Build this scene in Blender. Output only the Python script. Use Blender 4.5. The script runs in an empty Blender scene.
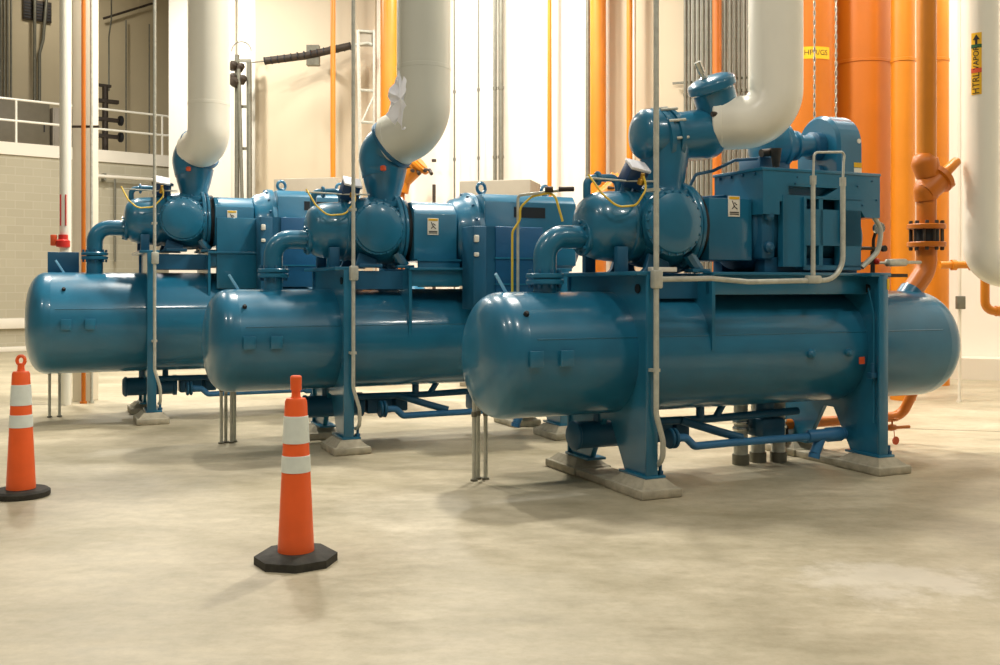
import bpy, bmesh, math, random
from mathutils import Vector, Matrix, Quaternion
random.seed(7)
PI = math.pi
SC = bpy.context.scene
COL = SC.collection
V = Vector
EYE = 1.58                                   # camera height
TH = math.radians(24)                        # direction of the compressor rows

# ------------------------------------------------------------------ materials
def mat(name, col, rough=.5, metal=0., var=0., scale=6., bump=0., spec=.5, col2=None, coat=0.):
    m = bpy.data.materials.new(name); m.use_nodes = True
    nt = m.node_tree; b = nt.nodes['Principled BSDF']
    def lin(c): return tuple(((x/255)/12.92 if x/255 <= .04045 else ((x/255+.055)/1.055)**2.4) for x in c)+(1,)
    c = lin(col)
    b.inputs['Base Color'].default_value = c
    b.inputs['Roughness'].default_value = rough
    b.inputs['Metallic'].default_value = metal
    b.inputs['Specular IOR Level'].default_value = spec
    if coat: b.inputs['Coat Weight'].default_value = coat; b.inputs['Coat Roughness'].default_value = .08
    if var or bump or col2:
        tc = nt.nodes.new('ShaderNodeTexCoord'); n = nt.nodes.new('ShaderNodeTexNoise')
        n.inputs['Scale'].default_value = scale; n.inputs['Detail'].default_value = 5
        nt.links.new(tc.outputs['Object'], n.inputs['Vector'])
        if var or col2:
            r = nt.nodes.new('ShaderNodeValToRGB')
            d = lin(col2) if col2 else tuple(min(1, x*(1+var)) for x in c[:3])+(1,)
            e = c if col2 else tuple(x*(1-var) for x in c[:3])+(1,)
            r.color_ramp.elements[0].color = e; r.color_ramp.elements[1].color = d
            r.color_ramp.elements[0].position = .35; r.color_ramp.elements[1].position = .68
            nt.links.new(n.outputs['Fac'], r.inputs['Fac']); nt.links.new(r.outputs['Color'], b.inputs['Base Color'])
        if bump:
            bp = nt.nodes.new('ShaderNodeBump'); bp.inputs['Strength'].default_value = bump; bp.inputs['Distance'].default_value = .02
            nt.links.new(n.outputs['Fac'], bp.inputs['Height']); nt.links.new(bp.outputs['Normal'], b.inputs['Normal'])
    return m

BLUE = mat('blue_paint', (30, 107, 138), .3, var=.10, scale=3, bump=.03, coat=.5)
BLUED = mat('blue_paint_matt', (24, 88, 120), .45, var=.08, scale=4)
BLUEP = mat('blue_pipe_paint', (58, 122, 168), .4, var=.08, scale=5)
PALEB = mat('pale_blue_enamel', (130, 190, 220), .35)
CABB = mat('cabinet_blue_paint', (16, 82, 124), .4, var=.05)
BLACK = mat('black_iron', (20, 22, 24), .55)
DARK = mat('dark_opening', (14, 24, 30), .7)
ORG = mat('orange_pipe_paint', (212, 128, 22), .38, var=.06, scale=2)
ORGD = mat('orange_primer_paint', (198, 108, 16), .42, var=.05, scale=2)
VESS = mat('vessel_orange_paint', (192, 106, 16), .4, var=.05, scale=1.5)
WHT = mat('white_pipe_jacket', (238, 234, 218), .3, var=.02, scale=2)
WHTG = mat('grey_white_pipe_jacket', (206, 206, 192), .35, var=.02, scale=2)
WRAP = mat('white_plastic_sheet', (240, 240, 244), .3)
GALV = mat('galvanised_steel', (192, 192, 178), .4, metal=.2, var=.1, scale=20)
GALVD = mat('dull_steel', (120, 118, 104), .45, metal=.4, var=.1, scale=14)
STEEL = mat('bright_steel', (205, 205, 195), .25, metal=.8)
DSTEEL = mat('dark_bracket_steel', (62, 52, 42), .6, metal=.2, var=.2, scale=12)
BEIGE = mat('beige_sheet_metal', (160, 150, 132), .5, var=.03)
CREAM = mat('cream_paint', (226, 218, 200), .5)
CONC = mat('plinth_concrete', (176, 168, 146), .85, var=.14, scale=14, bump=.25)
YEL = mat('yellow_cable_jacket', (224, 190, 60), .4)
LYEL = mat('yellow_label_film', (236, 184, 24), .45)
LGRN = mat('green_label_band', (40, 96, 50), .5)
LRED = mat('orange_red_label_band', (214, 84, 40), .5)
INK = mat('black_ink', (24, 22, 18), .6)
RED = mat('red_enamel', (196, 40, 30), .4)
CONE = mat('orange_cone_plastic', (250, 102, 40), .42, var=.05, scale=6)
CWHT = mat('white_reflective_sheet', (232, 240, 232), .35, var=.03, scale=20)
RUB = mat('black_recycled_rubber', (56, 54, 46), .8, var=.25, scale=18, bump=.2)
SIGN = mat('white_sign_film', (236, 230, 214), .5)
BRASS = mat('brass', (180, 140, 60), .35, metal=.8)
WALL = mat('white_wall_panel', (236, 231, 217), .6, var=.03, scale=.5)
WALLB = mat('beige_wall_panel', (196, 182, 150), .65, var=.04, scale=.6)

def floor_mat():
    m = bpy.data.materials.new('polished_concrete'); m.use_nodes = True
    nt = m.node_tree; b = nt.nodes['Principled BSDF']; L = nt.links.new
    tc = nt.nodes.new('ShaderNodeTexCoord')
    def noise(scale, detail, rough=.55, stretch=None):
        n = nt.nodes.new('ShaderNodeTexNoise'); n.inputs['Scale'].default_value = scale
        n.inputs['Detail'].default_value = detail; n.inputs['Roughness'].default_value = rough
        if stretch:
            mp = nt.nodes.new('ShaderNodeMapping'); mp.inputs['Scale'].default_value = stretch; mp.inputs['Rotation'].default_value = (0, 0, .35)
            L(tc.outputs['Object'], mp.inputs['Vector']); L(mp.outputs['Vector'], n.inputs['Vector'])
        else: L(tc.outputs['Object'], n.inputs['Vector'])
        return n
    def ramp(src, p0, c0, p1, c1):
        r = nt.nodes.new('ShaderNodeValToRGB'); e = r.color_ramp.elements
        e[0].position = p0; e[0].color = c0; e[1].position = p1; e[1].color = c1
        L(src, r.inputs['Fac']); return r
    def mix(kind, fac, a, bb):
        x = nt.nodes.new('ShaderNodeMix'); x.data_type = 'RGBA'; x.blend_type = kind
        x.inputs['Factor'].default_value = fac
        L(a, x.inputs['A']); L(bb, x.inputs['B']); return x.outputs['Result']
    n1 = noise(.7, 8, .62, (.8, 1.5, 1))
    r1 = ramp(n1.outputs['Fac'], .34, (.40, .35, .23, 1), .66, (.60, .53, .385, 1))
    n2 = noise(3.2, 9, .7, (1, 2.2, 1))
    r2 = ramp(n2.outputs['Fac'], .35, (.74, .73, .68, 1), .62, (1, 1, 1, 1))
    c = mix('MULTIPLY', .75, r1.outputs['Color'], r2.outputs['Color'])
    n4 = noise(11, 8, .75); r4 = ramp(n4.outputs['Fac'], .36, (.84, .83, .78, 1), .56, (1, 1, 1, 1))
    c = mix('MULTIPLY', .7, c, r4.outputs['Color'])
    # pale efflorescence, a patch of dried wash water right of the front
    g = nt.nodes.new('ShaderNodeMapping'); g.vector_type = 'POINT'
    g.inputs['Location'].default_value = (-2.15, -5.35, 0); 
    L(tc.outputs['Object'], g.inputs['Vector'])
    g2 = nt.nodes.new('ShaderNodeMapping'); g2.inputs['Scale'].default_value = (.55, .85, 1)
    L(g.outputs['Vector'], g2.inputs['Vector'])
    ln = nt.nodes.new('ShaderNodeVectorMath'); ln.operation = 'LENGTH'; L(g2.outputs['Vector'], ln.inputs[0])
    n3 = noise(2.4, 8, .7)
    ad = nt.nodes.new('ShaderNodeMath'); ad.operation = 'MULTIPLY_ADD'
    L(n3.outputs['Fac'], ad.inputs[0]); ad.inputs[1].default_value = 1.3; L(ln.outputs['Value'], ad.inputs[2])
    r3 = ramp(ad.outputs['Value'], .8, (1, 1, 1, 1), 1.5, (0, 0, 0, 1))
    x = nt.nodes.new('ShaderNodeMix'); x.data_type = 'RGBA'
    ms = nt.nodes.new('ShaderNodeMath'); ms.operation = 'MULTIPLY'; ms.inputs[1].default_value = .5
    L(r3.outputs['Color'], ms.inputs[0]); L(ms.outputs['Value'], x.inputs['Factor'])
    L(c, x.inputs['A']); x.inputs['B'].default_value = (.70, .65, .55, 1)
    L(x.outputs['Result'], b.inputs['Base Color'])
    rr = ramp(n2.outputs['Fac'], .3, (.42, .42, .42, 1), .7, (.6, .6, .6, 1))
    L(rr.outputs['Color'], b.inputs['Roughness'])
    bp = nt.nodes.new('ShaderNodeBump'); bp.inputs['Strength'].default_value = .08; bp.inputs['Distance'].default_value = .01
    L(n2.outputs['Fac'], bp.inputs['Height']); L(bp.outputs['Normal'], b.inputs['Normal'])
    return m

def block_mat():
    m = bpy.data.materials.new('painted_block_wall'); m.use_nodes = True
    nt = m.node_tree; b = nt.nodes['Principled BSDF']; L = nt.links.new
    tc = nt.nodes.new('ShaderNodeTexCoord'); sp = nt.nodes.new('ShaderNodeSeparateXYZ'); cb = nt.nodes.new('ShaderNodeCombineXYZ')
    L(tc.outputs['Object'], sp.inputs[0]); L(sp.outputs['X'], cb.inputs['X']); L(sp.outputs['Z'], cb.inputs['Y'])
    br = nt.nodes.new('ShaderNodeTexBrick'); L(cb.outputs[0], br.inputs['Vector'])
    br.inputs['Scale'].default_value = 1; br.inputs['Brick Width'].default_value = .406; br.inputs['Row Height'].default_value = .203
    br.inputs['Mortar Size'].default_value = .01; br.inputs['Mortar Smooth'].default_value = .5
    br.inputs['Color1'].default_value = (.43, .39, .28, 1); br.inputs['Color2'].default_value = (.40, .36, .255, 1)
    br.inputs['Mortar'].default_value = (.47, .43, .32, 1)
    L(br.outputs['Color'], b.inputs['Base Color']); b.inputs['Roughness'].default_value = .8
    return m
FLOOR = floor_mat(); BLOCK = block_mat()

# ------------------------------------------------------------------ mesh builder
class MB:
    def __init__(s): s.bm = bmesh.new()
    def box(s, lo, hi, bev=0., M=None):
        t = bmesh.new(); bmesh.ops.create_cube(t, size=1)
        lo, hi = V(lo), V(hi)
        for v in t.verts:
            v.co = V(((lo[i]+hi[i])/2 + v.co[i]*(hi[i]-lo[i]) for i in range(3)))
        if bev: bmesh.ops.bevel(t, geom=t.edges[:], offset=bev, segments=2, profile=.5, affect='EDGES', clamp_overlap=True)
        s._add(t, M); return s
    def _add(s, t, M=None):
        if M is not None: t.transform(M)
        me = bpy.data.meshes.new('t'); t.to_mesh(me); t.free(); s.bm.from_mesh(me); bpy.data.meshes.remove(me)
    def lathe(s, prof, org=(0, 0, 0), axis=(0, 0, 1), n=32, caps=True):
        """prof: (radius, height) along axis from org"""
        q = V((0, 0, 1)).rotation_difference(V(axis).normalized()); org = V(org)
        rings = []
        for r, h in prof:
            if r < 1e-5: rings.append([s.bm.verts.new(org+q@V((0, 0, h)))])
            else: rings.append([s.bm.verts.new(org+q@V((r*math.cos(2*PI*i/n), r*math.sin(2*PI*i/n), h))) for i in range(n)])
        for a, b in zip(rings, rings[1:]):
            for i in range(n):
                j = (i+1) % n
                if len(a) == 1 and len(b) == 1: continue
                if len(a) == 1: s.bm.faces.new((a[0], b[j], b[i]))
                elif len(b) == 1: s.bm.faces.new((a[i], a[j], b[0]))
                else: s.bm.faces.new((a[i], a[j], b[j], b[i]))
        if caps:
            if len(rings[0]) > 1: s.bm.faces.new(rings[0][::-1])
            if len(rings[-1]) > 1: s.bm.faces.new(rings[-1])
        return s
    def cyl(s, p0, p1, r, r2=None, n=20):
        p0, p1 = V(p0), V(p1); d = (p1-p0)
        return s.lathe([(r, 0), (r2 if r2 is not None else r, d.length)], p0, d, n)
    def tube(s, pts, r, bend=None, n=12, radii=None, seg=8):
        pts = [V(p) for p in pts]
        rad = radii or [r]*len(pts)
        P = [(pts[0], rad[0])]
        for i in range(1, len(pts)-1):
            a, b, c = pts[i-1], pts[i], pts[i+1]
            bd = bend if bend is not None else 3*r
            u, w = (a-b), (c-b)
            ang = u.angle(w)
            if ang > 3.0: P.append((b, rad[i])); continue
            t = min(bd/math.tan(ang/2), u.length*.49 if i > 1 else u.length*.98, w.length*.49 if i < len(pts)-2 else w.length*.98)
            R = t*math.tan(ang/2); u.normalize(); w.normalize()
            ctr = b+(u+w).normalized()*(R/math.sin(ang/2))
            s0, s1 = b+u*t-ctr, b+w*t-ctr
            tot = s0.angle(s1); ax = s0.cross(s1).normalized()
            for k in range(seg+1):
                P.append((ctr+Quaternion(ax, tot*k/seg)@s0, rad[i]))
        P.append((pts[-1], rad[-1]))
        rings = []; prev = None; N = None
        for i, (p, rr) in enumerate(P):
            if i == 0: d = P[1][0]-p
            elif i == len(P)-1: d = p-P[i-1][0]
            else: d = (P[i+1][0]-p).normalized()+(p-P[i-1][0]).normalized()
            d.normalize()
            if N is None: N = d.orthogonal().normalized()
            else: N = (N-d*N.dot(d)).normalized()
            B = d.cross(N)
            rings.append([s.bm.verts.new(p+(N*math.cos(2*PI*k/n)+B*math.sin(2*PI*k/n))*rr) for k in range(n)])
        for a, b in zip(rings, rings[1:]):
            for i in range(n): s.bm.faces.new((a[i], a[(i+1) % n], b[(i+1) % n], b[i]))
        s.bm.faces.new(rings[0][::-1]); s.bm.faces.new(rings[-1]); return s
    def prism(s, poly, ext, plane='xz', at=0., bev=0.):
        """polygon in a plane extruded by ext along the third axis from at"""
        t = bmesh.new()
        def mk(a, b, h): return {'xz': (a, h, b), 'yz': (h, a, b), 'xy': (a, b, h)}[plane]
        A = [t.verts.new(mk(a, b, at)) for a, b in poly]; B = [t.verts.new(mk(a, b, at+ext)) for a, b in poly]
        n = len(poly); t.faces.new(A); t.faces.new(B[::-1])
        for i in range(n): t.faces.new((A[i], B[i], B[(i+1) % n], A[(i+1) % n]))
        bmesh.ops.recalc_face_normals(t, faces=t.faces[:])
        if bev: bmesh.ops.bevel(t, geom=t.edges[:], offset=bev, segments=1, affect='EDGES', clamp_overlap=True)
        s._add(t); return s
    def build(s, name, m, parent=None, sharp=.6, loc=None):
        bmesh.ops.recalc_face_normals(s.bm, faces=s.bm.faces[:])
        for f in s.bm.faces: f.smooth = True
        for e in s.bm.edges:
            if len(e.link_faces) == 2 and e.calc_face_angle(0) > sharp: e.smooth = False
        me = bpy.data.meshes.new(name); s.bm.to_mesh(me); s.bm.free(); me.materials.append(m)
        o = bpy.data.objects.new(name, me); COL.objects.link(o)
        if parent: o.parent = parent
        if loc: o.location = loc
        return o

def tag(o, label, cat, group=None):
    o['label'] = label; o['category'] = cat
    if group: o['group'] = group
    return o
def thing(name, label, cat, loc=(0, 0, 0), rz=0, group=None):
    o = bpy.data.objects.new(name, None); COL.objects.link(o); o.empty_display_size = .2
    o.location = loc; o.rotation_euler = (0, 0, rz); return tag(o, label, cat, group)
def struct(o): o['kind'] = 'structure'; return o
def dup(root, loc, rz=None, label=None, group=None):
    r = root.copy(); COL.objects.link(r); r.location = loc
    if rz is not None: r.rotation_euler = (0, 0, rz)
    if label: r['label'] = label
    if group: r['group'] = group
    for ch in list(root.children):
        c = ch.copy(); COL.objects.link(c); c.parent = r
        for g in ch.children:
            d = g.copy(); COL.objects.link(d); d.parent = c
    return r
def X(u, d): return (u-500)/1000*d           # sideways place of something seen at column u, d metres away
def Zv(v, d): return EYE-(v-286)*d/1000
def text_mesh(txt, size, m, parent, M, name='lettering'):
    cu = bpy.data.curves.new(name, 'FONT'); cu.body = txt; cu.size = size; cu.align_x = 'CENTER'; cu.align_y = 'CENTER'; cu.extrude = .001
    o = bpy.data.objects.new(name, cu); COL.objects.link(o)
    dg = bpy.context.evaluated_depsgraph_get()
    me = bpy.data.meshes.new_from_object(o.evaluated_get(dg)); bpy.data.objects.remove(o); bpy.data.curves.remove(cu)
    me.name = name; me.transform(M); me.materials.clear(); me.materials.append(m)
    q = bpy.data.objects.new(name, me); COL.objects.link(q); q.parent = parent; return q

def bolts(mb, ctr, axis, R, n, r=.012, h=.02, a0=0):
    ax = V(axis).normalized(); N = ax.orthogonal().normalized(); B = ax.cross(N)
    for k in range(n):
        a = 2*PI*k/n+a0; p = V(ctr)+(N*math.cos(a)+B*math.sin(a))*R
        mb.lathe([(r, -.001), (r, h)], p, ax, 6)
    return mb

def bolt_ring(name, parent, ctr, axis, R, n, r, h, m, a0=0.):
    ax = V(axis).normalized(); N = ax.orthogonal().normalized(); B = ax.cross(N); first = None
    for k in range(n):
        a = 2*PI*k/n+a0; p = V(ctr)+(N*math.cos(a)+B*math.sin(a))*R
        if first is None: first = MB().lathe([(r, -.001), (r, h*.8), (r*.8, h)], (0, 0, 0), ax, 6).build(name, m, parent, loc=p)
        else:
            c = first.copy(); COL.objects.link(c); c.location = p

# ------------------------------------------------------------------ setting
MB().box((-40, -6, -.3), (40, 40, 0)).build('floor', FLOOR); struct(bpy.data.objects['floor'])

def wall_dir(name, p, q, z0, z1, th, m, back=True):
    p, q = V((p[0], p[1], 0)), V((q[0], q[1], 0)); d = q-p
    o = MB().box((0, 0, z0), (d.length, th, z1)).build(name, m)
    o.location = p; o.rotation_euler = (0, 0, math.atan2(d.y, d.x)); return struct(o)
# back wall: straight behind the machines
BW0, BW1 = (-7.95, 24.0), (9.3, 16.85)
wall_dir('wall_back', BW0, BW1, 0, 9.5, .3, WALL)
def wd(u):                                   # distance of the back wall at column u
    k = (u-500)/1000; s = (BW1[1]-BW0[1])/(BW1[0]-BW0[0])
    return (BW0[1]-s*BW0[0])/(1-s*k)
WN = V((-(BW1[1]-BW0[1]), BW1[0]-BW0[0], 0)).normalized()
# mezzanine on the left
mz = math.radians(39.8)
MP = V((-12, 24, 0)); MD = V((math.cos(mz), math.sin(mz), 0)); MN = V((-MD.y, MD.x, 0))
def mzp(t, off=0, z=0): p = MP+MD*t+MN*off; return V((p.x, p.y, z))
wall_dir('wall_left', mzp(-9), mzp(9), 0, 4.75, .3, BLOCK)
o = MB().box((0, -.05, 4.75), (18, 6, 5.05)).build('slab_mezzanine', CREAM); o.location = mzp(-9); o.rotation_euler = (0, 0, mz); struct(o)
wall_dir('wall_mezzanine', mzp(-14, 5), mzp(14, 5), 5.05, 11.2, .3, WALLB)
o = MB().box((0, 0, 11.2), (22, 6, 11.4)).build('ceiling_mezzanine', WALLB); o.location = mzp(-11); o.rotation_euler = (0, 0, mz); struct(o)  # unseen ceiling, added to keep the mezzanine in shade
o = MB().box((0, -.12, .55), (18, 0, .80), .02).build('trim_1', CREAM); o.location = mzp(-9); o.rotation_euler = (0, 0, mz); struct(o)
o = MB().box((0, -.25, 0), (18, 0, .12), .02).build('baseboard_left', CREAM); o.location = mzp(-9); o.rotation_euler = (0, 0, mz); struct(o)
wall_dir('baseboard_back', BW1, BW0, 0, .36, .55, CREAM)
# right end: low wall and curb
wall_dir('wall_right', (9.3, 16.85), (9.6, 6), 0, 9.5, .3, WALL)
o = MB().box((0, -.22, 0), (12, .1, .38), .03).build('baseboard_right', CONC); o.location = (9.0, 17.0, 0); o.rotation_euler = (0, 0, math.radians(-80)); struct(o)

# ------------------------------------------------------------------ compressor packages
def flange(mb, c, ax, R, t, n=28):
    c = V(c); a = V(ax).normalized()
    mb.lathe([(R-.008, -t/2), (R, -t/2+.008), (R, t/2-.008), (R-.008, t/2)], c, a, n); return mb

def package(num, org, label, D, r, cz):
    root = thing('compressor_package', label, 'compressor', (org[0], org[1], 0), TH, 'screw compressor packages in a row')
    P = lambda name, mb, m=BLUE, par=root, **k: mb.build(name, m, par, **k)
    x0, x1, hd = {3: -.965, 2: -1.01, 1: -1.10}[num], 3.245, .26; EX = 2/2.6
    # -- separator tank along x with elliptical heads
    prof = [(0, x0-hd)]+[(r*math.sin(a)**EX, x0-hd*math.cos(a)**EX) for a in [i*PI/2/16 for i in range(1, 16)]]
    prof += [(r, x0), (r+.0008, x0+.008), (r+.0008, x0+.016), (r, x0+.024), (r, x1-.024), (r+.0008, x1-.016), (r+.0008, x1-.008), (r, x1)]
    prof += [(r*math.cos(a)**EX, x1+hd*math.sin(a)**EX) for a in [i*PI/2/16 for i in range(1, 16)]]+[(0, x1+hd)]
    tank = P('separator_tank', MB().lathe(prof, (0, 0, cz), (1, 0, 0), 64), sharp=1.2)
    # long seam, small plugs, name plate brackets
    a = math.radians(17); yy, zz = -r*math.cos(a), cz+r*math.sin(a)
    P('weld_seam', MB().tube([(x0+.06, yy, zz), (x1-.1, yy, zz)], .006, n=6), BLUE, tank)
    for bx in (-.93, -.68):
        P('nameplate_bracket', MB().box((bx-.055, -r-.03, cz-.06), (bx+.055, -r-.018, cz+.06), .004).box((bx-.05, -r-.02, cz-.055), (bx-.035, -r+.03, cz+.055)).box((bx+.035, -r-.02, cz-.055), (bx+.05, -r+.03, cz+.055)), BLUE, tank)
    P('plug', MB().lathe([(.022, -.02), (.022, .015), (.014, .03), (0, .03)], (-.95, -r*math.cos(.72), cz+r*math.sin(.72)), (0, -math.cos(.72), math.sin(.72)), 10), BLACK, tank)
    if num == 3:
        for bx, rr in ((1.62, .034), (2.02, .028)):
            P('sight_port', MB().lathe([(rr*1.2, -.03), (rr*1.2, .02), (rr, .03), (rr*.6, .045), (0, .045)], (bx, -r, cz-.03), (0, -1, 0), 14), BLUE, tank)
    # lever strap on top at the left end
    lv = MB().box((-.012, -.008, 0), (.012, .008, .2), .003)
    lv.bm.transform(Matrix.Translation((-.93, 0, cz+r-.03))@Matrix.Rotation(-.55, 4, 'Y'))
    P('valve_lever', lv, PALEB, root)
    # -- saddles: a plate with a notch between its legs, flanged at both outer edges
    zt = 1.68+D; hw = .62
    for sx in (0., 2.3):
        prof2 = [(-hw, .13), (-hw, zt), (hw, zt), (hw, .13), (.28, .13), (.06, cz-r-.06), (-.06, cz-r-.06), (-.28, .13)]
        sd = P('saddle', MB().prism(prof2, .05, 'yz', sx-.05, .006))
        P('leg_flange', MB().box((sx-.075, -hw-.02, .14), (sx+.025, -hw+.005, zt), .006), BLUE, sd)
        P('leg_flange', MB().box((sx-.075, hw-.005, .14), (sx+.025, hw+.02, zt), .006), BLUE, sd)
        P('top_plate', MB().box((sx-.16, -hw-.02, zt-.02), (sx+.06, hw+.02, zt+.012), .006), BLUE, sd)
        for b0, b1 in ((-hw-.03, -.25), (.25, hw+.03)): P('base_plate', MB().box((sx-.09, b0, .125), (sx+.09, b1, .148), .006), BLUE, sd)
        P('lifting_eye', MB().lathe([(.035, 0), (.035, .012)], (sx-.05, -hw+.14, zt-.12), (-1, 0, 0), 16), DARK, sd)
        for by in (-hw+.02, hw-.02):
            P('anchor_bolt', MB().cyl((sx+.07, by, .12), (sx+.07, by, .22), .014, n=8).lathe([(.026, 0), (.026, .025)], (sx+.07, by, .15), (0, 0, 1), 6), BLUED, sd)
    # -- skid: gusset plate, beams
    P('gusset_plate', MB().prism([(-.5, zt), (.5, zt), (.5, cz), (.34, cz+.3), (-.34, cz+.3), (-.5, cz+.02)], .03, 'yz', .62))
    for by in (-.47, .41):
        P('skid_beam', MB().box((.62, by, zt-.17), (2.3, by+.06, zt), .008).box((.62, by-.05, zt-.012), (2.3, by+.1, zt+.012), .004))
    P('skid_deck', MB().box((.66, -.45, zt-.03), (2.25, .45, zt-.01)), BLUED)
    P('skid_channel', MB().box((-.02, -.3, zt-.2), (.62, -.24, zt-.02)).box((-.02, .24, zt-.2), (.62, .3, zt-.02)), BLUED)
    # -- discharge elbow
    ez = 1.97+D
    el = P('discharge_elbow', MB().tube([(-.61, 0, cz+r-.06), (-.61, 0, ez), (-.22, 0, ez)], .092, bend=.17, n=24, seg=12))
    P('pipe_flange', flange(flange(MB(), (-.61, 0, 1.66+D), (0, 0, 1), .15, .04), (-.61, 0, 1.612+D), (0, 0, 1), .15, .04), BLUE, el)
    bolt_ring('flange_bolt', el, (-.61, 0, 1.68+D), (0, 0, 1), .125, 8, .014, .03, BLUED)
    bolt_ring('flange_bolt', el, (-.61, 0, 1.592+D), (0, 0, -1), .125, 8, .014, .03, BLUED)
    P('pipe_flange', flange(MB(), (-.27, 0, ez), (1, 0, 0), .15, .04), BLUE, el); bolt_ring('flange_bolt', el, (-.29, 0, ez), (-1, 0, 0), .12, 8, .014, .02, BLUE)
    # -- compressor: barrel, suction casing with bolted cover, drive flange, feet
    bz = 2.09+D
    comp = P('compressor_barrel', MB().lathe([(0, -.29), (.13, -.285), (.21, -.255), (.255, -.2), (.275, -.13), (.285, -.03), (.29, .06), (.305, .07), (.305, .11), (.295, .12), (.31, .3)], (0, 0, bz-.025), (1, 0, 0), 40), sharp=.9)
    cb = MB().lathe([(.31, -.2), (.335, -.12), (.35, 0), (.345, .12), (.33, .2)], (.38, 0, bz-.02), (1, 0, 0), 40)
    cb.lathe([(.25, -.02), (.25, .32), (.262, .325), (.262, .35)], (.345, 0, bz-.01), (0, -1, 0), 40)
    case = P('suction_casing', cb, sharp=.8)
    cv = MB().lathe([(.262, .355), (.262, .38), (.245, .385), (.235, .40), (.18, .42), (.12, .43), (0, .435)], (.345, 0, bz-.01), (0, -1, 0), 44)
    cov = P('bearing_cover', cv, BLUE, case, sharp=.5)
    bolt_ring('cover_bolt', case, (.345, -.38, bz-.01), (0, -1, 0), .252, 22, .0105, .016, BLUE)
    P('drive_flange', flange(flange(MB(), (.60, 0, bz-.02), (1, 0, 0), .385, .045, 44).lathe([(.35, 0), (.35, .04)], (.61, 0, bz-.02), (1, 0, 0), 40), (.655, 0, bz-.02), (1, 0, 0), .37, .035, 44), BLUE, case); bolt_ring('flange_bolt', case, (.577, 0, bz-.02), (-1, 0, 0), .36, 18, .014, .022, BLUE)
    P('flange_gap', MB().lathe([(.33, 0), (.33, .05)], (.672, 0, bz-.02), (1, 0, 0), 36), BLACK, case)
    for fy in (-.26, .26):
        P('compressor_foot', MB().prism([(.18, bz-.25), (.36, bz-.32), (.36, zt+.04), (.40, zt+.01), (.10, zt+.01), (.14, zt+.04)], .05, 'xz', fy-.025, .006), BLUED, case)
        ft = MB(); ft.tube([(.56, fy, bz-.25), (.66, fy, zt+.03)], .05, n=8); ft.box((.56, fy-.06, zt+.01), (.74, fy+.06, zt+.04), .006)
        P('compressor_foot', ft, BLUE, case)
        P('compressor_foot', MB().box((-.12, fy-.03, zt+.01), (-.02, fy+.03, bz-.2), .008), BLUED, case)
    P('shim_block', MB().box((.16, -.34, zt+.012), (.40, -.22, zt+.05), .006), SIGN if num == 3 else BLUED, case)
    # slide valve actuator with pale cap
    ac = MB().box((-.085, -.07, 0), (.085, .07, .17), .01); R_ = Matrix.Translation((.11, -.08, bz+.31))@Matrix.Rotation(.16, 4, 'Y')@Matrix.Rotation(.62, 4, 'X')
    ac.bm.transform(R_); act = P('actuator_box', ac, mat('dark_blue_box', (20, 60, 104), .4) if 'dark_blue_box' not in bpy.data.materials else bpy.data.materials['dark_blue_box'])
    cp = MB().box((-.09, -.078, .165), (.09, .078, .19), .006); cp.bm.transform(R_); P('actuator_lid', cp, WRAP, act)
    P('actuator_stem', MB().cyl((.09, -.06, bz+.25), (.1, -.08, bz+.36), .045).cyl((.2, -.05, bz+.26), (.22, -.05, bz+.44), .035).lathe([(.055, 0), (.055, .03)], (.22, -.05, bz+.40), (0, 0, 1), 12), BLUED, act)
    P('gland', MB().lathe([(.03, 0), (.03, .04), (.018, .05), (.018, .09)], (.12, -.24, bz+.30), (0, -.5, 1), 10), BRASS, act)
    P('sensor_cable', MB().tube([(.12, -.28, bz+.37), (.14, -.3, bz+.26), (.02, -.34, bz+.12), (-.16, -.36, bz+.1), (-.26, -.3, bz+.2), (-.33, -.2, bz+.36)], .009, bend=.1, n=8), YEL)
    P('sensing_tube', MB().tube([(-.33, -.16, bz+.34), (.02, -.16, bz+.33), (.30, -.22, bz+.33)], .008, bend=.02, n=8), GALV)
    P('balance_pipe', MB().tube([(-.2, .06, bz+.2), (-.2, .06, bz+.36), (.08, .06, bz+.38), (.08, .02, bz+.25)], .032, bend=.06, n=12))
    P('small_flange', flange(MB(), (-.1, .06, bz+.365), (1, 0, .05), .06, .03, 14))
    # -- coupling guard with warning sign
    gx0, gx1 = .72, 1.15
    if num == 3:
        gd = P('coupling_guard', MB().box((gx0, -.32, 1.79+D), (gx1, .32, 2.30+D), .008))
    else:
        gd = P('coupling_guard', MB().prism([(-.36, 1.76+D), (-.36, 2.24+D), (-.24, 2.36+D), (.24, 2.36+D), (.36, 2.24+D), (.36, 1.76+D)], gx1-gx0+.03, 'yz', gx0, .006))
    gy = -.32 if num == 3 else -.36
    sx, sz = (.965, 2.235+D) if num == 3 else (.92, 2.11+D)
    sg = P('warning_sign', MB().box((sx-.058, gy-.006, sz-.085), (sx+.058, gy+.002, sz+.085), .001), SIGN, gd)
    sg['label'] = 'small warning sign with a black figure in a triangle'
    MB().box((sx-.05, gy-.009, sz+.058), (sx+.05, gy-.005, sz+.078)).build('sign_header', LYEL, sg)
    g = MB()
    for q in (-.05, -.065): g.box((sx-.045, gy-.009, sz+q-.004), (sx+.045, gy-.005, sz+q+.004))
    for (ax_, az_, bx_, bz_) in ((-.02, .045, .0, .0), (0, 0, .03, -.022), (-.022, -.022, .005, .005), (.0, .03, .026, .012)):
        g.tube([(sx+ax_, gy-.007, sz+az_), (sx+bx_, gy-.007, sz+bz_)], .004, n=6)
    P('pictogram', g, INK, sg)
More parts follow.
